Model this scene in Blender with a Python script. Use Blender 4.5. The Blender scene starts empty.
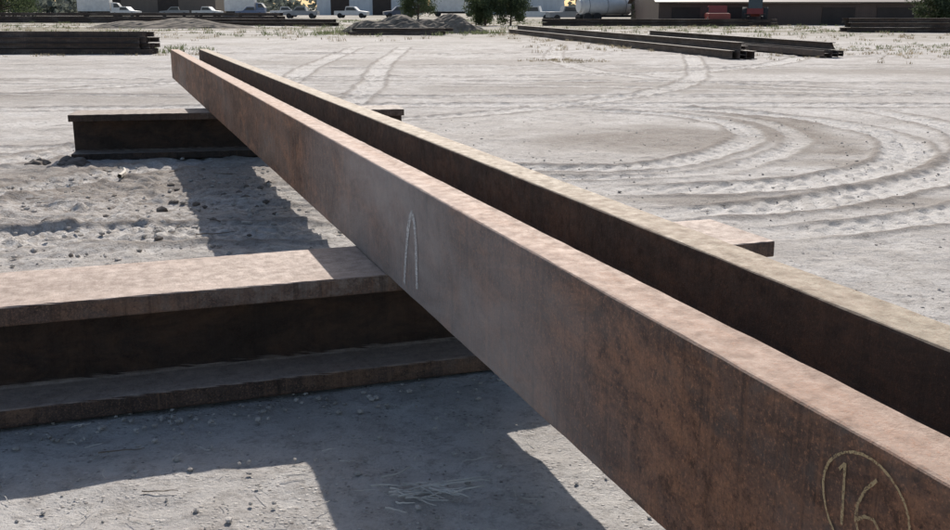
import bpy, bmesh, math, random
import numpy as np
from mathutils import Vector, Matrix, Euler
random.seed(7); rng=np.random.RandomState(11)
H=1.55
YAW=math.radians(19.5)
ca,sa=math.cos(YAW),math.sin(YAW)
def W(m,n,z=0.0):
    return Vector((m*ca-n*sa, m*sa+n*ca, z))
scene=bpy.context.scene
scene.view_settings.view_transform='Standard'
scene.view_settings.look='None'; scene.view_settings.exposure=0

# ---------------------------------------------------------------- materials
def newmat(name):
    m=bpy.data.materials.new(name); m.use_nodes=True
    nt=m.node_tree; b=nt.nodes['Principled BSDF']
    return m,nt,b
def N(nt,t,**k):
    n=nt.nodes.new(t)
    for a,v in k.items(): setattr(n,a,v)
    return n
def noise(nt,vec,scale,detail=6,rough=.6,dist=0.0):
    n=N(nt,'ShaderNodeTexNoise'); n.inputs['Scale'].default_value=scale
    n.inputs['Detail'].default_value=detail; n.inputs['Roughness'].default_value=rough
    n.inputs['Distortion'].default_value=dist
    if vec is not None: nt.links.new(vec,n.inputs['Vector'])
    return n.outputs['Fac']
def mapr(nt,v,a,b,c=0.0,d=1.0):
    n=N(nt,'ShaderNodeMapRange'); nt.links.new(v,n.inputs[0])
    for i,x in enumerate((a,b,c,d)): n.inputs[i+1].default_value=x
    return n.outputs[0]
def mix(nt,f,a,b,mode='MIX'):
    n=N(nt,'ShaderNodeMix',data_type='RGBA',blend_type=mode)
    for s,v in ((0,f),(6,a),(7,b)):
        if isinstance(v,(int,float)): n.inputs[s].default_value=v
        elif isinstance(v,tuple): n.inputs[s].default_value=(*v,1) if len(v)==3 else v
        else: nt.links.new(v,n.inputs[s])
    return n.outputs[2]
def mth(nt,op,a,b=None):
    n=N(nt,'ShaderNodeMath',operation=op)
    for i,v in enumerate((a,b)):
        if v is None: continue
        if isinstance(v,(int,float)): n.inputs[i].default_value=v
        else: nt.links.new(v,n.inputs[i])
    return n.outputs[0]
def mapping(nt,vec,scale):
    n=N(nt,'ShaderNodeMapping'); n.inputs['Scale'].default_value=scale
    nt.links.new(vec,n.inputs['Vector']); return n.outputs[0]
def bump(nt,b,h,dist,strength=1.0,prev=None):
    n=N(nt,'ShaderNodeBump'); n.inputs['Strength'].default_value=strength
    n.inputs['Distance'].default_value=dist; nt.links.new(h,n.inputs['Height'])
    if prev is not None: nt.links.new(prev,n.inputs['Normal'])
    nt.links.new(n.outputs[0],b.inputs['Normal']); return n.outputs[0]

def rust_mat(name,dark,mid,orange,dust,dustamt,innershade=None,glarepatch=None,dust2=None):
    m,nt,b=newmat(name)
    oc=N(nt,'ShaderNodeTexCoord').outputs['Object']
    so_=N(nt,'ShaderNodeSeparateXYZ'); nt.links.new(oc,so_.inputs[0])
    st=mapping(nt,oc,(1,.35,1))
    n1=noise(nt,st,3.0,9,.68,.5); n2=noise(nt,oc,22,8,.75); n3=noise(nt,oc,130,6,.8); n4=noise(nt,st,1.1,6,.65); n5=noise(nt,mapping(nt,oc,(1,.5,1)),6,9,.74,.6)
    c=mix(nt,mapr(nt,n1,.40,.60),dark,mid)
    c=mix(nt,mapr(nt,n5,.48,.62,0,.9),c,orange)
    c=mix(nt,mapr(nt,n2,.52,.64,0,.7),c,tuple(x*.5 for x in dark))
    c=mix(nt,mapr(nt,n3,.54,.65,0,.8),c,tuple(min(1,x*1.7) for x in orange))
    c=mix(nt,mapr(nt,n3,.46,.35,0,.8),c,tuple(x*.35 for x in dark))
    pale=mth(nt,'MULTIPLY',mapr(nt,n4,.50,.64),mapr(nt,n2,.44,.60,.1,.7))
    c=mix(nt,pale,c,(.33,.285,.25))
    dr=noise(nt,mapping(nt,oc,(9,13,.55)),1.6,8,.7)
    c=mix(nt,mapr(nt,dr,.52,.66,0,.65),c,tuple(x*.5 for x in dark))
    dr2=noise(nt,mapping(nt,oc,(20,30,1.0)),1.3,6,.7)
    c=mix(nt,mapr(nt,dr2,.55,.68,0,.5),c,tuple(min(1,x*1.15) for x in orange))
    if innershade is not None:  # shade between the flanges and on the webs, painted into the colour
        if innershade[0]=='x>': f=mapr(nt,so_.outputs[0],innershade[1],innershade[1]+.01)
        else: f=mapr(nt,mth(nt,'ABSOLUTE',so_.outputs[0]),innershade[1],innershade[1]-.02)
        c=mix(nt,mth(nt,'MULTIPLY',f,innershade[2]),c,mix(nt,mapr(nt,n5,.42,.62),(.020,.013,.010),(.060,.034,.022)))
    if glarepatch is not None:   # lens glare painted as a pale patch along this length of the flange
        y0,wd,amt=glarepatch
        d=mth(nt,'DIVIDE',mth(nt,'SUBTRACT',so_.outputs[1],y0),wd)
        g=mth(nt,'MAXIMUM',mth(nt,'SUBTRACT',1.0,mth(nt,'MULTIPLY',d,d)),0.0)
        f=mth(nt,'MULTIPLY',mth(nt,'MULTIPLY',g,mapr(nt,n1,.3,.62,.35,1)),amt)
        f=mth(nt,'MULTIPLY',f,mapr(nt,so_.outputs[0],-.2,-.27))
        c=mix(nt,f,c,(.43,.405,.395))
    geo=N(nt,'ShaderNodeNewGeometry'); sx=N(nt,'ShaderNodeSeparateXYZ'); nt.links.new(geo.outputs['Normal'],sx.inputs[0])
    up=mapr(nt,sx.outputs[2],.55,.95)
    dm=mth(nt,'MULTIPLY',up,mapr(nt,n2,.36,.64,dustamt,dustamt*.6))
    dm=mth(nt,'MULTIPLY',dm,mapr(nt,n5,.38,.66,1,.72))
    if dust2 is not None: dbase=mix(nt,mapr(nt,so_.outputs[0],-.05,.05),dust,dust2)
    else: dbase=mix(nt,0.0,dust,dust)
    dd=mix(nt,mapr(nt,n1,.38,.62),dbase,mix(nt,.2,dbase,orange))
    dd=mix(nt,mapr(nt,n3,.52,.66,0,.6),dd,orange)
    c=mix(nt,dm,c,dd)
    nt.links.new(c,b.inputs['Base Color'])
    nt.links.new(mapr(nt,n2,.3,.7,.55,.9),b.inputs['Roughness'])
    b.inputs['Specular IOR Level'].default_value=.4
    h=mth(nt,'ADD',mth(nt,'MULTIPLY',n2,.6),mth(nt,'ADD',mth(nt,'MULTIPLY',n3,.5),mth(nt,'MULTIPLY',n5,.4)))
    bump(nt,b,h,.008,.75)
    return m
M_main=rust_mat('rusty_steel',(.090,.048,.032),(.185,.098,.064),(.32,.15,.08),(.58,.42,.325),.95,innershade=('x>',-.19,.76),glarepatch=(4.0*H,1.4*H,.72),dust2=(.56,.475,.35))
M_cross=rust_mat('weathered_steel',(.06,.040,.032),(.13,.085,.065),(.21,.12,.075),(.66,.53,.445),1.0,innershade=('abs',.19,.85))
M_cross2=rust_mat('dark_weathered_steel',(.03,.022,.018),(.06,.042,.034),(.10,.06,.04),(.46,.38,.32),.9,innershade=('abs',.19,.85))
M_old=rust_mat('dark_old_steel',(.045,.036,.032),(.075,.056,.048),(.11,.07,.05),(.22,.195,.17),.7)  # dark tones lifted so the colour carries distance haze

def plain(name,col,rough=.6,var=.25,scale=3,metal=0):
    m,nt,b=newmat(name)
    oc=N(nt,'ShaderNodeTexCoord').outputs['Object']
    n=noise(nt,oc,scale,6,.65)
    c=mix(nt,mapr(nt,n,.35,.65),tuple(x*(1-var) for x in col),tuple(min(1,x*(1+var*.5)) for x in col))
    nt.links.new(c,b.inputs['Base Color']); b.inputs['Roughness'].default_value=rough
    b.inputs['Metallic'].default_value=metal
    return m

# ---------------------------------------------------------------- mesh helpers
def mesh_obj(name,verts,faces,mat=None,parent=None,smooth=False):
    me=bpy.data.meshes.new(name); me.from_pydata([tuple(v) for v in verts],[],faces); me.update()
    o=bpy.data.objects.new(name,me); scene.collection.objects.link(o)
    if mat: me.materials.append(mat)
    if parent: o.parent=parent
    if smooth:
        for p in me.polygons: p.use_smooth=True
    return o
def empty(name,loc=(0,0,0),rot=0):
    e=bpy.data.objects.new(name,None); scene.collection.objects.link(e)
    e.location=loc; e.rotation_euler=(0,0,rot); e.empty_display_size=.2; return e

def isec(depth,width,tf,tw,rf=.03,rc=.006):
    w=width/2; d=depth/2
    def arc(cx,cy,r,a0,a1,n=4):
        return [(cx+r*math.cos(math.radians(a0+(a1-a0)*i/n)),cy+r*math.sin(math.radians(a0+(a1-a0)*i/n))) for i in range(n+1)]
    top=arc(w-rc,d-rc,rc,90,0,3)+arc(w-rc,d-tf+rc,rc,0,-90,3)
    fil=arc(tw/2+rf,d-tf-rf,rf,90,180,5)
    q=top+fil
    right=q+[(a,-b) for a,b in reversed(q)]
    return right+[(-a,-b) for a,b in right]
bid=0
def beam(name,depth,width,tf,tw,length,mat,onside=False,rf=.03,segs=60,rough=.0015,rc=.006,parent=None):
    global bid; bid+=1
    pr=isec(depth,width,tf,tw,rf,rc)
    n=len(pr); vs=[];fs=[]
    rr=random.Random(bid)
    for i in range(segs+1):
        y=length*i/segs
        for k,(a,b) in enumerate(pr):
            j=rr.uniform(-rough,rough)
            if onside: vs.append((b+j,y,a+j))
            else: vs.append((a+j,y,b+j))
    for i in range(segs):
        for k in range(n):
            a=i*n+k;b=i*n+(k+1)%n
            fs.append((a,b,b+n,a+n))
    fs.append(tuple(range(n))); fs.append(tuple(reversed(range(segs*n,segs*n+n))))
    o=mesh_obj(name,vs,fs,mat,parent)
    bm=bmesh.new(); bm.from_mesh(o.data); bmesh.ops.recalc_face_normals(bm,faces=bm.faces); bm.to_mesh(o.data); bm.free()
    return o
def along(o,p0,p1,z):
    d=(p1-p0); o.location=(p0.x,p0.y,z); o.rotation_euler=(0,0,math.atan2(-d.x,d.y))

# ---------------------------------------------------------------- main beam
hc=.307*H
mw=.285*H; md=.361*H
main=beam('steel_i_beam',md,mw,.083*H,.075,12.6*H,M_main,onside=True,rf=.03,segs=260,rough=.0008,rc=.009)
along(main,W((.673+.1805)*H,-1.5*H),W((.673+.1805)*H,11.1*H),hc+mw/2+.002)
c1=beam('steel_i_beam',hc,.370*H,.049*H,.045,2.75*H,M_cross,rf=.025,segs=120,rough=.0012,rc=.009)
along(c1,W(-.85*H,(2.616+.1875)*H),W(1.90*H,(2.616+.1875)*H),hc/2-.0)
c2=beam('steel_i_beam',hc,.34*H,.045*H,.045,2.25*H,M_cross2,rf=.025,segs=90,rough=.0014)
along(c2,W(-.21*H,7.62*H),W(2.04*H,7.28*H),hc/2-.0)

def chalk_mat(name,col,lo,hi):
    m,nt,b=newmat(name)
    oc=N(nt,'ShaderNodeTexCoord').outputs['Object']
    n=noise(nt,oc,150,5,.7); n2=noise(nt,oc,12,3,.6)
    a=mth(nt,'MULTIPLY',mapr(nt,n,lo,hi),mapr(nt,n2,.3,.6,.55,.9))
    nt.links.new(a,b.inputs['Alpha']); b.inputs['Base Color'].default_value=(*col,1); b.inputs['Roughness'].default_value=.95
    return m
def stroke(name,pts,wd,mat):
    P=[]
    for i in range(len(pts)-1):
        for k in range(8):
            t=k/8; P.append((pts[i][0]*(1-t)+pts[i+1][0]*t,pts[i][1]*(1-t)+pts[i+1][1]*t))
    P.append(pts[-1]); vs=[];fs=[]
    for i,p in enumerate(P):
        a=P[max(0,i-1)];b=P[min(len(P)-1,i+1)]
        dx,dz=b[0]-a[0],b[1]-a[1];L=math.hypot(dx,dz) or 1
        w=wd*random.uniform(.75,1.2)/2
        nx,nz=-dz/L*w,dx/L*w
        for s in(1,-1):
            vs.append((-md/2-.003,p[0]*H+1.5*H+s*nx,p[1]*H-(hc+mw/2)+s*nz))
    for i in range(len(P)-1): fs.append((2*i,2*i+1,2*i+3,2*i+2))
    return mesh_obj(name,vs,fs,mat,main)
CH=chalk_mat('white_chalk',(.78,.77,.75),.34,.56); CY=chalk_mat('yellow_chalk',(.56,.42,.23),.33,.52)
stroke('chalk_arch',[(2.425,.33),(2.408,.40),(2.385,.47),(2.362,.512),(2.345,.522),(2.328,.508),(2.316,.45),(2.312,.345)],.030,CH)
cx,cz=.752,.520
stroke('chalk_circle',[(cx+.062*math.cos(t)*(1+.03*math.sin(3*t)),cz+.056*math.sin(t)) for t in np.linspace(.3,6.75,30)],.0050,CY)
stroke('chalk_digit_1',[(cx+.040,cz+.026),(cx+.032,cz+.036),(cx+.029,cz-.030)],.0060,CY)
six=[(-.014,.038),(.000,.022),(.009,.002),(.010,-.016),(.002,-.030),(-.013,-.033),(-.024,-.024),(-.025,-.012),(-.015,-.003),(-.002,-.006),(.008,-.014)]
stroke('chalk_digit_6',[(cx+a,cz+b) for a,b in six],.0060,CY)

# ---------------------------------------------------------------- ground
def lattice(x,y,sc,seed):
    r=np.random.RandomState(seed); T=r.rand(256,256).astype(np.float32)
    u=x*sc+1000.37; v=y*sc+1000.71
    i=np.floor(u).astype(int); j=np.floor(v).astype(int); fu=u-i; fv=v-j
    fu=fu*fu*(3-2*fu); fv=fv*fv*(3-2*fv)
    g=lambda a,b:T[a&255,b&255]
    return (g(i,j)*(1-fu)+g(i+1,j)*fu)*(1-fv)+(g(i,j+1)*(1-fu)+g(i+1,j+1)*fu)*fv-.5
def grow(start,step,ratio,end):
    out=[];v=start;s=step
    while v<end: s*=ratio; v+=s; out.append(v)
    return out
xf=list(np.arange(-7,9.01,.035))
xs=[-v for v in reversed(grow(7,.035,1.035,4500))]+xf+grow(9,.035,1.035,4500)
yf=[1.4]
while yf[-1]<45: yf.append(yf[-1]+max(.025,yf[-1]*.0035))
ys=[-v for v in reversed(grow(-1.4,.03,1.12,4000))]+yf+grow(yf[-1],.18,1.05,4500)
xs=np.array(xs);ys=np.array(ys)
X,Y=np.meshgrid(xs,ys); nx,ny=len(xs),len(ys)
x=X.ravel();y=Y.ravel()
R=np.hypot(x,y)
near=np.clip((50-R)/20,0,1)
Z=.05*lattice(x,y,.25,1)*np.clip((R-4)/8,0,1)+.02*lattice(x,y,1.1,2)+near*(.016*lattice(x,y,3.1,3)+.012*lattice(x,y,8.3,4)+.008*lattice(x,y,17,5))
ch=np.exp(-(((x+3.2)/2.4)**2+((y-8.6)/2.6)**2))
clod=np.abs(lattice(x+lattice(x,y,2,8),y,5.2,6))*2+np.abs(lattice(x,y,11,7))
Z+=ch*(.06*(clod-.5))+ch*.015
track=np.zeros_like(x); edge=np.zeros_like(x)
def catmull(P,k=24):
    P=[np.array(p,float) for p in P]; P=[2*P[0]-P[1]]+P+[2*P[-1]-P[-2]]; o=[]
    for i in range(1,len(P)-2):
        for t in np.linspace(0,1,k,endpoint=False):
            o.append(.5*((2*P[i])+(-P[i-1]+P[i+1])*t+(2*P[i-1]-5*P[i]+4*P[i+1]-P[i+2])*t*t+(-P[i-1]+3*P[i]-3*P[i+1]+P[i+2])*t**3))
    o.append(P[-2]); return np.array(o)
def add_track(P,w=.26,depth=.02,amt=1.0,lug=.12):
    C=catmull(P); lo=C.min(0)-1; hi=C.max(0)+1
    idx=np.where((x>lo[0])&(x<hi[0])&(y>lo[1])&(y<hi[1]))[0]
    if len(idx)==0: return
    px,py=x[idx],y[idx]; best=np.full(len(idx),9e9); arc=np.zeros(len(idx)); sd=np.zeros(len(idx))
    L=0
    for a,b in zip(C[:-1],C[1:]):
        d=b-a; l=np.hypot(*d)
        if l<1e-6: continue
        t=np.clip(((px-a[0])*d[0]+(py-a[1])*d[1])/l**2,0,1)
        qx=px-a[0]-t*d[0]; qy=py-a[1]-t*d[1]; q=np.hypot(qx,qy)
        mk=q<best; best[mk]=q[mk]; arc[mk]=L+t[mk]*l; sd[mk]=np.sign(qx*d[1]-qy*d[0])[mk]; L+=l
    nz=lattice(px,py,1.7,21)*.08+lattice(px,py,9,22)*.05; q=best+nz
    core=np.clip((w-q)/.04,0,1); rim=np.exp(-((q-w-.04)/.05)**2)
    fade=np.clip(arc/1.0,0,1)*np.clip((L-arc)/1.0,0,1)*(.65+1.1*(lattice(px,py,.8,33)+.5)+.5*lattice(px,py,3,34))
    fade=np.clip(fade,0,1)*amt
    ph=arc/lug*math.pi*2+sd*best*22
    lugs=(np.sin(ph)>.1)*1.0
    Z[idx]+=fade*(-depth*core+core*lugs*.020*(np.abs(q)>.03)+rim*.022)
    track[idx]=np.maximum(track[idx],core*fade*(1-.4*lugs)); edge[idx]=np.maximum(edge[idx],rim*fade)
T1=[(-.3,10.6),(.46,10.4),(1.46,10.3),(2.43,11.1),(3.4,12.9),(3.5,14.6),(2.8,15.9),(1.5,16.6)]
T2=[(.9,9.0),(2.17,9.05),(3.34,9.6),(4.57,11.0),(5.2,13.0),(4.9,14.9),(4.2,16),(2.8,17.2)]
add_track(T1,.2,lug=.24); add_track([(-.2,10.0),(1.5,9.75),(2.7,10.5),(3.9,12.5),(4.05,14.7),(3.2,16.4)],.14,amt=.7,lug=.24)
add_track(T2,.26,lug=.26)
add_track([(1.2,7.9),(2.5,8.25),(4.18,9.5),(5.6,11.5),(6.4,14),(6.2,17)],.24,lug=.26)
add_track([(1.9,7.15),(3.0,7.5),(3.9,8.1),(5.6,9.6),(7.5,12.5),(9,18)],.2,amt=.9,lug=.26)
for k in range(14):
    y0=17+k*2.3+random.uniform(-1.2,1.2); s=random.uniform(-.45,.6)
    add_track([(-26,y0-6*s+random.uniform(-2,2)),(-12,y0-3*s),(0,y0+random.uniform(-.7,.7)),(12,y0+5*s),(28,y0+9*s+random.uniform(-3,3))],random.uniform(.18,.4),.025,random.uniform(.5,.95),lug=.3)
add_track([(-9,6.5),(-5.5,9.5),(-4.2,13),(-3.9,20),(-4.5,30),(-4.8,44)],.26,amt=.9,lug=.26)
add_track([(-7.2,6.0),(-3.8,9.3),(-2.5,13),(-2.1,20),(-2.6,30),(-2.9,44)],.26,amt=.9,lug=.26)
add_track([(-8,10.5),(-5,11.6),(-1.5,11.9)],.25,amt=.7)
add_track([(-7,4.6),(-4.5,6.3),(-2.6,7.2),(-.6,7.3)],.3,.03,.9)
add_track([(-6,13.8),(-2,14.6),(2,18),(5,24),(8,40)],.24,amt=.8,lug=.26)
add_track([(-9,20),(-4,24),(3,25),(9,31),(14,44)],.3,amt=.9,lug=.3)
add_track([(3.5,44),(2.5,32),(4,24),(9,20),(15,19)],.28,amt=.8,lug=.3)
wob=lattice(x,y,.9,41)*.7+lattice(x,y,2.7,42)*.35
def blob(cx_,cy_,rx,ry): return np.clip((1.05-np.hypot((x-cx_)/rx,(y-cy_)/ry)+wob)*2.2,0,1)
brown_a=np.maximum.reduce([blob(4.1,13.4,.95,2.3)*1.0,blob(2.2,13.0,1.5,1.6)*.9,blob(4.6,10.6,1.6,.5)*.8,blob(2.7,8.5,1.7,.3)*.7,blob(6.8,12.5,1.0,2.5)*.7,blob(-3.2,9.6,2.5,1.2)*.6,blob(3,21,6,1.6)*.55,blob(-7,19,5,1.8)*.5,blob(9,27,7,1.5)*.55,blob(-2,31,9,2)*.45])
nn=-x*sa+y*ca
k=np.exp(-((nn-(2.616+.1875)*H)/(.35))**2); Z=Z*(1-k*.7)
Z-= .012
co=np.stack([x,y,Z],1).astype(np.float32)
me=bpy.data.meshes.new('ground')
me.vertices.add(nx*ny); me.vertices.foreach_set('co',co.ravel())
I=np.arange(nx*ny).reshape(ny,nx)
q=np.stack([I[:-1,:-1],I[:-1,1:],I[1:,1:],I[1:,:-1]],-1).reshape(-1,4)
me.loops.add(q.size); me.loops.foreach_set('vertex_index',q.ravel().astype(np.int32))
me.polygons.add(len(q)); me.polygons.foreach_set('loop_start',(np.arange(len(q))*4).astype(np.int32))
me.update(); me.validate()
me.polygons.foreach_set('use_smooth',np.ones(len(me.polygons),dtype=bool))
for nm,arr in(('track',track),('edge',edge),('churn',ch),('bare',brown_a)):
    a=me.attributes.new(nm,'FLOAT','POINT'); a.data.foreach_set('value',arr.astype(np.float32))
ground=bpy.data.objects.new('ground',me); scene.collection.objects.link(ground)
m,nt,b=newmat('dusty_gravel')
pos=N(nt,'ShaderNodeNewGeometry').outputs['Position']
def attr(n): 
    a=N(nt,'ShaderNodeAttribute'); a.attribute_name=n; return a.outputs['Fac']
big=noise(nt,pos,.12,5,.6); med=noise(nt,pos,.9,8,.7,.3); fine=noise(nt,pos,16,8,.78); mid_=noise(nt,pos,4.5,8,.74); gr=noise(nt,pos,70,5,.8)
c=mix(nt,mapr(nt,med,.38,.62),(.50,.465,.43),(.68,.65,.615))
c=mix(nt,mapr(nt,big,.5,.64,0,.5),c,(.43,.385,.34))
c=mix(nt,mapr(nt,mid_,.5,.66,0,.6),c,(.40,.365,.33))
c=mix(nt,mapr(nt,fine,.5,.64,0,.65),c,(.30,.27,.245))
c=mix(nt,mapr(nt,attr('bare'),0,1,0,.92),c,mix(nt,mapr(nt,mid_,.4,.6),(.24,.205,.175),(.36,.32,.28)))
vo=N(nt,'ShaderNodeTexVoronoi'); vo.inputs['Scale'].default_value=45; nt.links.new(pos,vo.inputs['Vector'])
stone=mapr(nt,vo.outputs['Distance'],.2,.34,1,0)
sel=mapr(nt,noise(nt,pos,9,4,.6),.44,.56)
stn=mth(nt,'MULTIPLY',stone,sel)
sepc=N(nt,'ShaderNodeSeparateColor'); nt.links.new(vo.outputs['Color'],sepc.inputs[0])
c=mix(nt,mth(nt,'MULTIPLY',stn,.85),c,mix(nt,sepc.outputs[0],(.19,.17,.155),(.76,.73,.69)))
c=mix(nt,mapr(nt,attr('track'),0,1,0,.92),c,mix(nt,mapr(nt,fine,.4,.68),(.78,.75,.71),(.58,.545,.50)))
c=mix(nt,mapr(nt,attr('edge'),0,1,0,.8),c,(.27,.235,.205))
c=mix(nt,mth(nt,'MULTIPLY',attr('churn'),mapr(nt,fine,.42,.6,0,.8)),c,(.25,.21,.175))
c=mix(nt,mapr(nt,gr,.55,.70,0,.55),c,(.20,.18,.155))
c=mix(nt,mapr(nt,gr,.45,.3,0,.5),c,(.78,.75,.71))
sp=N(nt,'ShaderNodeSeparateXYZ'); nt.links.new(pos,sp.inputs[0])
far=mapr(nt,sp.outputs[1],42,75); pn=noise(nt,mapping(nt,pos,(.3,1,1)),.16,7,.7)
c=mix(nt,mth(nt,'MULTIPLY',far,mapr(nt,pn,.42,.54,0,.9)),c,mix(nt,mapr(nt,med,.4,.6),(.20,.19,.125),(.30,.26,.20)))
nt.links.new(c,b.inputs['Base Color']); b.inputs['Roughness'].default_value=.95; b.inputs['Specular IOR Level'].default_value=.12
h=mth(nt,'ADD',mth(nt,'MULTIPLY',fine,.024),mth(nt,'ADD',mth(nt,'MULTIPLY',gr,.007),mth(nt,'ADD',mth(nt,'MULTIPLY',stn,.008),mth(nt,'MULTIPLY',mid_,.035))))
bump(nt,b,h,1.0,.85)
me.materials.append(m)

# ---------------------------------------------------------------- loose stones, twigs
def rocks(name,items,mat,parent=None):
    vs=[];fs=[]
    for (px,py,s,fl) in items:
        bm=bmesh.new(); bmesh.ops.create_icosphere(bm,subdivisions=1 if s<.05 else 2,radius=s)
        rz=random.random()*6; ax=random.uniform(.6,1.2)
        base=len(vs)
        for v in bm.verts:
            p=v.co*random.uniform(.75,1.15); p=Vector((p.x*ax,p.y,p.z*fl)); p.rotate(Euler((0,0,rz)))
            vs.append((p.x+px,p.y+py,p.z+s*fl*.35-.008))
        for f in bm.faces: fs.append(tuple(base+v.index for v in f.verts))
        bm.free()
    return mesh_obj(name,vs,fs,mat,parent)
M_st=plain('stone',(.46,.425,.385),.9,.45,6)
it=[]
for i in range(3600):
    py=random.uniform(2.3,15); px=random.uniform(-.55*py,.55*py); it.append((px,py,random.choice((.003,.004,.005,.007,.011))*random.uniform(.8,1.5),.6))
for i in range(750):
    it.append((random.gauss(-3.2,1.7),random.gauss(8.4,1.7),random.uniform(.008,.030),.6))
for i in range(160):
    p=W(random.uniform(-.6,1.9)*H,2.55*H+random.gauss(0,.07)); it.append((p.x,p.y,random.uniform(.006,.016),.6))
rocks('loose_gravel',it,M_st)
M_clod=plain('dark_clod',(.17,.145,.125),.95,.4,9)
rocks('dirt_clods',[(-4.2+random.uniform(-.26,.22),10.5+random.uniform(-.12,.12),random.uniform(.05,.11),.6) for _ in range(12)]+[(random.gauss(-2.2,.5),random.gauss(8.3,.8),random.uniform(.02,.05),.6) for _ in range(30)],M_clod)
def sticks(name,items,mat):
    vs=[];fs=[]
    for (px,py,L,r,ang,z) in items:
        base=len(vs); k=5; pts=[]
        a=ang; cx_,cy_=px,py
        for i in range(k+1):
            pts.append((cx_,cy_,z+random.uniform(0,.006)+r)); a+=random.uniform(-.25,.25); cx_+=math.cos(a)*L/k; cy_+=math.sin(a)*L/k
        for i,p in enumerate(pts):
            rr=r*(1-.5*i/k)
            for j in range(5):
                t=j*2*math.pi/5; vs.append((p[0]-math.sin(ang)*rr*math.cos(t),p[1]+math.cos(ang)*rr*math.cos(t),p[2]+rr*math.sin(t)))
        for i in range(k):
            for j in range(5):
                fs.append((base+i*5+j,base+i*5+(j+1)%5,base+i*5+5+(j+1)%5,base+i*5+5+j))
    return mesh_obj(name,vs,fs,mat)
M_straw=plain('dry_straw',(.66,.62,.55),.9,.3,10); M_tw=plain('twig_bark',(.20,.16,.12),.9,.3,10)
sticks('dry_straw',[(-.2+random.gauss(0,.07),3.14+random.gauss(0,.05),random.uniform(.05,.17),.0034,random.uniform(-.6,.6),.002) for _ in range(34)]
  +[(random.uniform(-1.6,.3),random.uniform(2.5,3.7),random.uniform(.03,.1),.0018,random.uniform(0,3),-.003) for _ in range(50)],M_straw)
sticks('twigs',[(random.gauss(-3.2,1.5),random.gauss(8.8,1.4),random.uniform(.1,.3),.005,random.uniform(0,3),0) for _ in range(16)]
  +[(-1.35,3.45,.16,.003,.3,-.003),(-1.1,3.15,.12,.0025,.1,-.003)],M_tw)
sticks('wood_offcut',[(-3.28,9.5,.6,.024,1.5,0.015)],plain('pale_wood',(.6,.55,.47),.8,.2,8))

# ---------------------------------------------------------------- beam stacks
def stack(name,p0,p1,rows,sz=.22,mat=M_old,jit=.6,gap=1.15):
    e=empty(name,(p0.x,p0.y,0),math.atan2(-(p1-p0).x,(p1-p0).y)); L=(p1-p0).length
    z=0
    for r,cnt in enumerate(rows):
        for i in range(cnt):
            l=L*random.uniform(.85,1)
            o=beam('beam_%d_%d'%(r+1,i+1),sz*random.uniform(.85,1),sz*random.uniform(.7,1),.022,.016,l,mat,onside=random.random()<.4,rf=.012,segs=6,rough=.002,parent=e)
            o.location=((i-(cnt-1)/2)*sz*gap+random.uniform(-.03,.03),random.uniform(0,jit),z+sz/2)
        z+=sz
    return e
V=lambda a,b:Vector((a,b,0))
stack('steel_beam_stack',V(-10.9,36.6),V(-26,37.6),[6,5,4,2],.19)
stack('steel_beam_stack',V(-12.5,39.3),V(-27,40.3),[5,4,3],.22)
stack('steel_beam_stack',V(8.3,32.6),V(2.4,67),[3,1],.26)
stack('steel_beam_stack',V(11.6,33.6),V(8.4,54),[3,1],.24)
stack('steel_beam_stack',V(9.6,38),V(5.0,62),[3],.22)
stack('steel_beam_stack',V(-20,112),V(-55,116),[6,5,4],.35)
stack('steel_beam_stack',V(-12,92),V(-30,99),[5,3],.3)
stack('steel_beam_stack',V(24,70),V(44,68),[4,3,2],.3)
stack('steel_beam_stack',V(-7.5,62),V(-1.5,63),[4,3],.2,mat=M_old)
stack('steel_beam_stack',V(6,96),V(26,92),[5,4],.3)
def mound(name,cx_,cy_,rx,ry,h,mat):
    vs=[];fs=[];n=40
    r=np.random.RandomState(int(abs(cx_*10)))
    for i in range(n+1):
        for j in range(n+1):
            u=-1+2*i/n;v=-1+2*j/n; d=math.hypot(u,v)
            hh=max(0,1-d**2)**1.1*h*(1+.5*math.sin(7*u+3*v)*.4)+(r.rand()-.5)*.1*h*(d<.95)
            vs.append((cx_+u*rx,cy_+v*ry,hh-.03))
    for i in range(n):
        for j in range(n): a=i*(n+1)+j; fs.append((a,a+n+1,a+n+2,a+1))
    return mesh_obj(name,vs,fs,mat)
M_dirt=plain('dirt_heap',(.22,.185,.145),.95,.45,1.5)
mound('dirt_mound',-5.2,66,3.4,2.2,1.0,M_dirt); mound('dirt_mound',-2.0,68,3.0,2,1.05,M_dirt)
mound('dirt_mound',-24,84,7,3,.7,M_dirt)

# ---------------------------------------------------------------- grass
def tufts(name,places,mat):
    vs=[];fs=[]
    for (px,py,s) in places:
        for k in range(16):
            a=random.random()*6.28; r=random.uniform(0,s*1.6); h=s*random.uniform(.3,.85); w=s*.07
            bx,by=px+math.cos(a)*r,py+math.sin(a)*r; t=random.random()*6.28; lx=random.gauss(0,.4)*h; ly=random.gauss(0,.4)*h
            i=len(vs); vs+= [(bx-math.cos(t)*w,by-math.sin(t)*w,-.03),(bx+math.cos(t)*w,by+math.sin(t)*w,-.03),(bx+lx*.5+math.cos(t)*w*.6,by+ly*.5+math.sin(t)*w*.6,h*.6),(bx+lx,by+ly,h)]
            fs.append((i,i+1,i+2)); fs.append((i,i+2,i+3))
    return mesh_obj(name,vs,fs,mat)
def scatter(n,fx,fy,s0,s1):
    return [(fx(),fy(),random.uniform(s0,s1)) for _ in range(n)]
U=random.uniform;G=random.gauss
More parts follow.
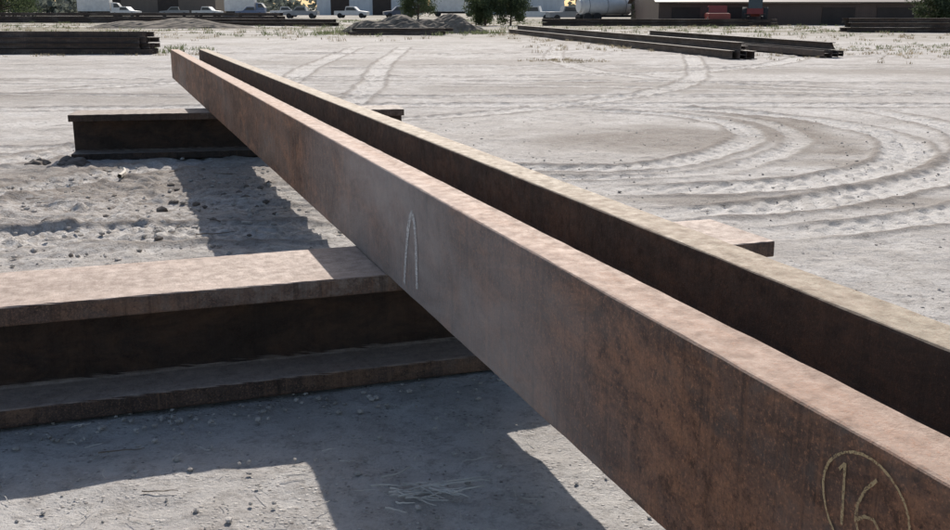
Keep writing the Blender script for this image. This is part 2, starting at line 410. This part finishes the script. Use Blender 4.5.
def leafy(name,col):
    m,nt,b=newmat(name); oc=N(nt,'ShaderNodeTexCoord').outputs['Object']; n=noise(nt,oc,.8,5,.6)
    c=mix(nt,mapr(nt,n,.35,.65),tuple(q*.6 for q in col),tuple(q*1.25 for q in col))
    nt.links.new(c,b.inputs['Base Color']); b.inputs['Roughness'].default_value=.85
    tr=N(nt,'ShaderNodeBsdfTranslucent'); nt.links.new(c,tr.inputs['Color']); ms=N(nt,'ShaderNodeMixShader'); ms.inputs[0].default_value=.4
    nt.links.new(b.outputs[0],ms.inputs[1]); nt.links.new(tr.outputs[0],ms.inputs[2]); nt.links.new(ms.outputs[0],nt.nodes['Material Output'].inputs['Surface']); return m
dry=leafy('dry_grass',(.34,.29,.20)); grn=leafy('green_weeds',(.17,.195,.10))
pl=scatter(900,lambda:U(-45,50),lambda:U(50,110),.1,.26)+scatter(160,lambda:U(-26,-9),lambda:G(36.2,.8),.05,.14)+scatter(220,lambda:U(2,9),lambda:U(38,66),.06,.18)
pl+=scatter(260,lambda:U(9,24),lambda:G(38,3),.05,.15)+scatter(60,lambda:G(2.6,.6),lambda:G(32,.5),.04,.10)
tufts('dry_grass',pl,dry)
pl=scatter(1500,lambda:U(-60,70),lambda:U(58,140),.12,.36)+scatter(160,lambda:U(-30,-10),lambda:G(41,1.5),.08,.25)+scatter(300,lambda:G(-4,3),lambda:G(67,2.2),.15,.4)+scatter(200,lambda:U(10,24),lambda:G(42,3),.05,.18)
tufts('green_weeds',pl,grn)

# ---------------------------------------------------------------- trees
M_leaf=[leafy('foliage_a',(.07,.10,.045)),leafy('foliage_b',(.12,.15,.075))]
M_bark=plain('bark',(.12,.09,.065),.9,.3,4)
def limb(vs,fs,p0,p1,r0,r1,k=7):
    d=(p1-p0).normalized(); u=d.orthogonal().normalized(); v=d.cross(u); b_=len(vs)
    for p,r in((p0,r0),(p1,r1)):
        for j in range(k):
            t=2*math.pi*j/k; vs.append(p+u*r*math.cos(t)+v*r*math.sin(t))
    for j in range(k): fs.append((b_+j,b_+(j+1)%k,b_+k+(j+1)%k,b_+k+j))
def tree(name,px,py,h,w,low=.02):
    e=empty(name,(px,py,0)); vs=[];fs=[]; top=Vector((0,0,h*.75)); limb(vs,fs,Vector((0,0,-.1)),Vector((.05,0,h*.4)),h*.03,h*.02); limb(vs,fs,Vector((.05,0,h*.4)),top,h*.02,h*.008)
    cl=[]
    for i in range(28):
        z=h*U(low,.75); a=U(0,6.28); r=w*U(.12,.45)
        p=Vector((math.cos(a)*r,math.sin(a)*r,z+h*.06)); limb(vs,fs,Vector((0,0,z*.8)),p,h*.012,h*.004,5); cl.append((p,w*U(.13,.22)))
    cl.append((top+Vector((0,0,h*.1)),w*.25))
    mesh_obj('trunk_and_limbs',vs,fs,M_bark,e)
    for q_ in range(2):
        vs=[];fs=[]
        for c_,r in cl:
            for k in range(170):
                d=Vector((G(0,1),G(0,1),G(0,.9))).normalized()*r*U(.3,1.15); p=c_+d; p.z=max(.1,p.z); s=U(.05,.1)*h/4
                A=Vector((G(0,1),G(0,1),G(0,1))).normalized()*s; B=A.orthogonal().normalized()*s*.7; i=len(vs)
                vs+=[p-A,p-B,p+A,p+B]; fs.append((i,i+1,i+2,i+3))
        mesh_obj('leaves_%d'%(q_+1),vs,fs,M_leaf[q_],e)
tree('bushy_tree',.9,95,4.2,3.4); tree('bushy_tree',3.2,96,3.6,3.4)
tree('bushy_tree',19.8,118,5.0,5); tree('bushy_tree',33.8,78,4.6,4.2); tree('bushy_tree',37,80,5,5); tree('bushy_tree',-8,150,5,6)
tree('bushy_tree',-62,140,6,8)
vs=[];fs=[]
for k in range(520):
    px=U(-420,420);py=U(330,400);hh=U(4,9);ww=U(4,9)
    for i in range(55):
        p=Vector((px+G(0,ww*.3),py+G(0,1.5),abs(G(hh*.4,hh*.3))));s=U(.5,1.2)
        A=Vector((G(0,1),G(0,1),G(0,1))).normalized()*s;B=A.orthogonal().normalized()*s;i_=len(vs);vs+=[p-A,p-B,p+A,p+B];fs.append((i_,i_+1,i_+2,i_+3))
mesh_obj('distant_trees',vs,fs,leafy('hazy_foliage',(.19,.21,.18)))

# ---------------------------------------------------------------- boxes / buildings / vehicles
def box(name,x0,x1,y0,y1,z0,z1,mat,parent=None,bev=0):
    bm=bmesh.new(); bmesh.ops.create_cube(bm,size=1)
    for v in bm.verts: v.co=Vector(((x0+x1)/2+v.co.x*(x1-x0),(y0+y1)/2+v.co.y*(y1-y0),(z0+z1)/2+v.co.z*(z1-z0)))
    if bev: bmesh.ops.bevel(bm,geom=bm.edges[:],offset=bev,segments=2,affect='EDGES')
    me=bpy.data.meshes.new(name); bm.to_mesh(me); bm.free(); o=bpy.data.objects.new(name,me); scene.collection.objects.link(o); me.materials.append(mat)
    if parent: o.parent=parent
    return o
def cyl(name,c,r,L,axis,mat,parent,k=20,cap=.0):
    bm=bmesh.new(); bmesh.ops.create_cone(bm,cap_ends=True,segments=k,radius1=r,radius2=r,depth=L)
    if cap: bmesh.ops.bevel(bm,geom=[e for e in bm.edges if abs(e.verts[0].co.z-e.verts[1].co.z)<1e-5],offset=cap,segments=4,affect='EDGES')
    R_={'X':Matrix.Rotation(math.pi/2,4,'Y'),'Y':Matrix.Rotation(math.pi/2,4,'X'),'Z':Matrix.Identity(4)}[axis]
    bmesh.ops.transform(bm,matrix=Matrix.Translation(c)@R_,verts=bm.verts)
    me=bpy.data.meshes.new(name); bm.to_mesh(me); bm.free(); o=bpy.data.objects.new(name,me); scene.collection.objects.link(o); me.materials.append(mat); o.parent=parent
    for p in me.polygons: p.use_smooth=len(p.vertices)<=4
    return o
def prism(name,prof,w,mat,parent,x0=0):
    n=len(prof); vs=[(p[0]+x0,-w/2,p[1]) for p in prof]+[(p[0]+x0,w/2,p[1]) for p in prof]
    fs=[tuple(reversed(range(n))),tuple(range(n,2*n))]+[(i,(i+1)%n,n+(i+1)%n,n+i) for i in range(n)]
    o=mesh_obj(name,vs,fs,mat,parent)
    bm=bmesh.new(); bm.from_mesh(o.data); bmesh.ops.recalc_face_normals(bm,faces=bm.faces); bmesh.ops.bevel(bm,geom=bm.edges[:],offset=.04,segments=2,affect='EDGES'); bm.to_mesh(o.data); bm.free()
    return o
M_tyre=plain('tyre_rubber',(.04,.04,.04),.9,.2,5); M_glass=plain('dark_glass',(.05,.06,.07),.15,.1,2)
paints={k:plain(k+'_paint',c,.4,.12,1.5) for k,c in dict(white=(.7,.7,.69),red=(.32,.065,.05),grey=(.30,.31,.32),blue=(.12,.17,.28),orange=(.33,.17,.09),darkblue=(.09,.11,.16)).items()}
def pickup(px,py,rot,col):
    e=empty('pickup_truck',(px,py,0),rot); P=paints[col]
    prism('body',[(-2.6,.45),(2.55,.45),(2.6,.95),(1.35,1.08),(.75,1.1),(-2.6,1.08)],1.85,P,e)
    prism('cab',[(1.25,1.06),(.55,1.72),(-.75,1.75),(-.95,1.06)],1.6,P,e)
    prism('side_windows',[(1.05,1.12),(.5,1.64),(-.68,1.66),(-.82,1.12)],1.64,M_glass,e)
    for i,(a,b_) in enumerate(((1.7,.85),(1.7,-.85),(-1.7,.85),(-1.7,-.85))): cyl('wheel_%d'%(i+1),Vector((a,b_,.38)),.38,.26,'Y',M_tyre,e,16)
def boxtruck(px,py,rot,col,bc='white'):
    e=empty('box_truck',(px,py,0),rot)
    prism('cab',[(3.9,.6),(3.9,1.5),(3.3,2.4),(2.2,2.5),(2.2,.6)],2.1,paints[col],e)
    prism('windscreen',[(3.93,1.55),(3.35,2.32),(2.6,2.32),(2.6,1.55)],2.12,M_glass,e)
    prism('cargo_box',[(2.0,.9),(2.0,3.3),(-3.9,3.3),(-3.9,.9)],2.4,paints[bc],e)
    box('chassis',-3.8,3.6,-.5,.5,.55,.88,M_tyre,e)
    for i,(a,b_) in enumerate(((3.0,.95),(3.0,-.95),(-2.6,.95),(-2.6,-.95))): cyl('wheel_%d'%(i+1),Vector((a,b_,.5)),.5,.35,'Y',M_tyre,e,16)
def tanker(px,py,rot):
    e=empty('tanker_truck',(px,py,0),rot)
    prism('cab',[(5.2,.6),(5.2,1.6),(4.5,2.5),(3.3,2.55),(3.3,.6)],2.2,paints['white'],e)
    prism('windscreen',[(5.22,1.65),(4.56,2.42),(3.9,2.42),(3.9,1.65)],2.22,M_glass,e)
    cyl('tank',Vector((-.6,0,1.75)),.98,6.6,'X',paints['white'],e,28,.3)
    for i in range(3): cyl('tank_band_%d'%(i+1),Vector((-2.9+i*2.3,0,1.75)),1.0,.08,'X',paints['grey'],e,28)
    cyl('hatch',Vector((-.6,0,2.8)),.28,.2,'Z',paints['grey'],e,16)
    box('chassis',-3.9,5,-.5,.5,.5,.76,M_tyre,e)
    for i,(a,b_) in enumerate(((4.3,1),(4.3,-1),(-2.0,1),(-2.0,-1),(-3.2,1),(-3.2,-1))): cyl('wheel_%d'%(i+1),Vector((a,b_,.5)),.5,.35,'Y',M_tyre,e,16)
def tractor(px,py,rot,col='red'):
    e=empty('farm_tractor',(px,py,0),rot); P=paints[col]
    prism('hood',[(.2,.8),(2.2,.8),(2.25,1.45),(.2,1.6)],.8,P,e)
    prism('cab_posts',[(.2,1.0),(.1,2.3),(-1.2,2.3),(-1.3,1.0)],1.2,M_glass,e)
    box('cab_roof',-1.35,.25,-.75,.75,2.32,2.45,P,e,.03); prism('fenders',[(-.1,1.0),(-.3,1.5),(-1.3,1.5),(-1.7,1.0)],1.9,P,e)
    for i,(a,b_,r) in enumerate(((1.7,.7,.42),(1.7,-.7,.42),(-.9,.9,.8),(-.9,-.9,.8))): cyl('wheel_%d'%(i+1),Vector((a,b_,r)),r,.4,'Y',M_tyre,e,20)
tanker(15.3,122,.35)
pickup(11,125,.2,'grey'); pickup(7,128,2.9,'white'); tractor(24.9,95,1.3); pickup(21.6,95.5,1.45,'red'); boxtruck(30,140,.1,'orange')
for i,(a,b_,c_) in enumerate(((-62,190,'white'),(-54,192,'grey'),(-47,188,'white'),(-40,190,'blue'),(-33,186,'white'),(-26,160,'grey'),(-19,165,'white'),(-12,170,'darkblue'))): pickup(a,b_,U(-.3,.3)+(3.1 if i%2 else 0),c_)
boxtruck(-70,200,.1,'white'); boxtruck(-45,210,0,'blue'); boxtruck(-4,190,.1,'white')

def corr(name,col,scale=12,var=.2):
    m,nt,b=newmat(name); pos=N(nt,'ShaderNodeTexCoord').outputs['Object']
    w=N(nt,'ShaderNodeTexWave'); w.inputs['Scale'].default_value=1.6; nt.links.new(pos,w.inputs['Vector'])
    n=noise(nt,mapping(nt,pos,(1,1,.2)),1.2,6,.7)
    c=mix(nt,mapr(nt,n,.35,.65),tuple(q*(1-var) for q in col),col); c=mix(nt,mapr(nt,w.outputs['Fac'],0,1,0,.25),c,tuple(q*.6 for q in col))
    nt.links.new(c,b.inputs['Base Color']); b.inputs['Roughness'].default_value=.6; return m
def shed(name,px,py,rot,L,D,eave,ridge,mwall,mroof,doors):
    e=empty(name,(px,py,0),rot)
    vs=[(0,0,-.1),(L,0,-.1),(L,D,-.1),(0,D,-.1),(0,0,eave),(L,0,eave),(L,D,eave),(0,D,eave),(0,D/2,ridge),(L,D/2,ridge)]
    mesh_obj('walls',vs,[(0,1,5,4),(2,3,7,6),(1,2,6,9,5),(3,0,4,8,7)],mwall,e)
    o=.4;t=.1
    vs=[(-o,-o,eave+.02),(L+o,-o,eave+.02),(L+o,D/2,ridge+.1),(-o,D/2,ridge+.1),(L+o,D+o,eave+.02),(-o,D+o,eave+.02)]
    vs+=[(a,b_,c_+t) for a,b_,c_ in vs]
    mesh_obj('roof',vs,[(0,3,2,1),(3,5,4,2),(6,7,8,9),(9,8,10,11),(0,1,7,6),(1,2,8,7),(2,4,10,8),(4,5,11,10),(5,3,9,11),(3,0,6,9)],mroof,e)
    for i,(a,w,h,mt) in enumerate(doors):
        box('opening_%d'%(i+1),a,a+w,-.06,.1,-.05,h,mt,e); box('lintel_%d'%(i+1),a-.1,a+w+.1,-.12,-.061,h,h+.12,mwall,e)
    return e
M_dk=plain('dark_opening',(.055,.042,.036),.8,.2,1)  # flat colour for the dark of the doorways, lifted for distance haze
brown=corr('brown_metal_cladding',(.115,.075,.058)); tan=corr('tan_roof_metal',(.17,.135,.11)); wht=corr('white_metal_cladding',(.62,.66,.70)); blu=corr('blue_roof_metal',(.25,.35,.5))
shed('storage_warehouse',17,99,-.03,25.5,22,1.95,4.5,brown,tan,[(1.2,2.6,1.6,M_dk),(6,3,1.6,M_dk),(15,3,1.6,M_dk),(20,3.5,1.6,M_dk)])
shed('metal_workshop_building',-34,230,0,22,15,5,7,wht,blu,[(3,4,3.6,M_dk),(12,4,3.6,M_dk)])
shed('metal_workshop_building',4,240,0,16,15,4.5,6.5,wht,tan,[(3,4,3.2,M_dk)])
shed('metal_workshop_building',-95,260,0,32,18,5.5,8,tan,wht,[(4,5,4,M_dk),(18,5,4,M_dk)])

# ---------------------------------------------------------------- light, sky, camera
sd=Vector((.054,1.346,1)).normalized(); el=math.asin(sd.z); az=math.atan2(sd.x,sd.y)
w=bpy.data.worlds.new('World'); scene.world=w; w.use_nodes=True; nt=w.node_tree
sky=nt.nodes.new('ShaderNodeTexSky'); sky.sky_type='NISHITA'; sky.sun_disc=False; sky.sun_elevation=el; sky.sun_rotation=az; sky.dust_density=2.0
nt.links.new(sky.outputs[0],nt.nodes['Background'].inputs['Color']); nt.nodes['Background'].inputs['Strength'].default_value=.115
L=bpy.data.lights.new('sun','SUN'); L.energy=5.0; L.angle=math.radians(.5); L.color=(1,.94,.87)
so=bpy.data.objects.new('sun',L); scene.collection.objects.link(so); so.rotation_euler=(-sd).to_track_quat('-Z','Y').to_euler(); so.location=(0,0,30)
cam=bpy.data.cameras.new('camera'); cam.sensor_width=36; cam.lens=1039/950*36; cam.clip_start=.05; cam.clip_end=9000
co_=bpy.data.objects.new('camera',cam); scene.collection.objects.link(co_); co_.location=(0,0,H); co_.rotation_euler=(math.radians(90-13.9),0,0)
scene.camera=co_
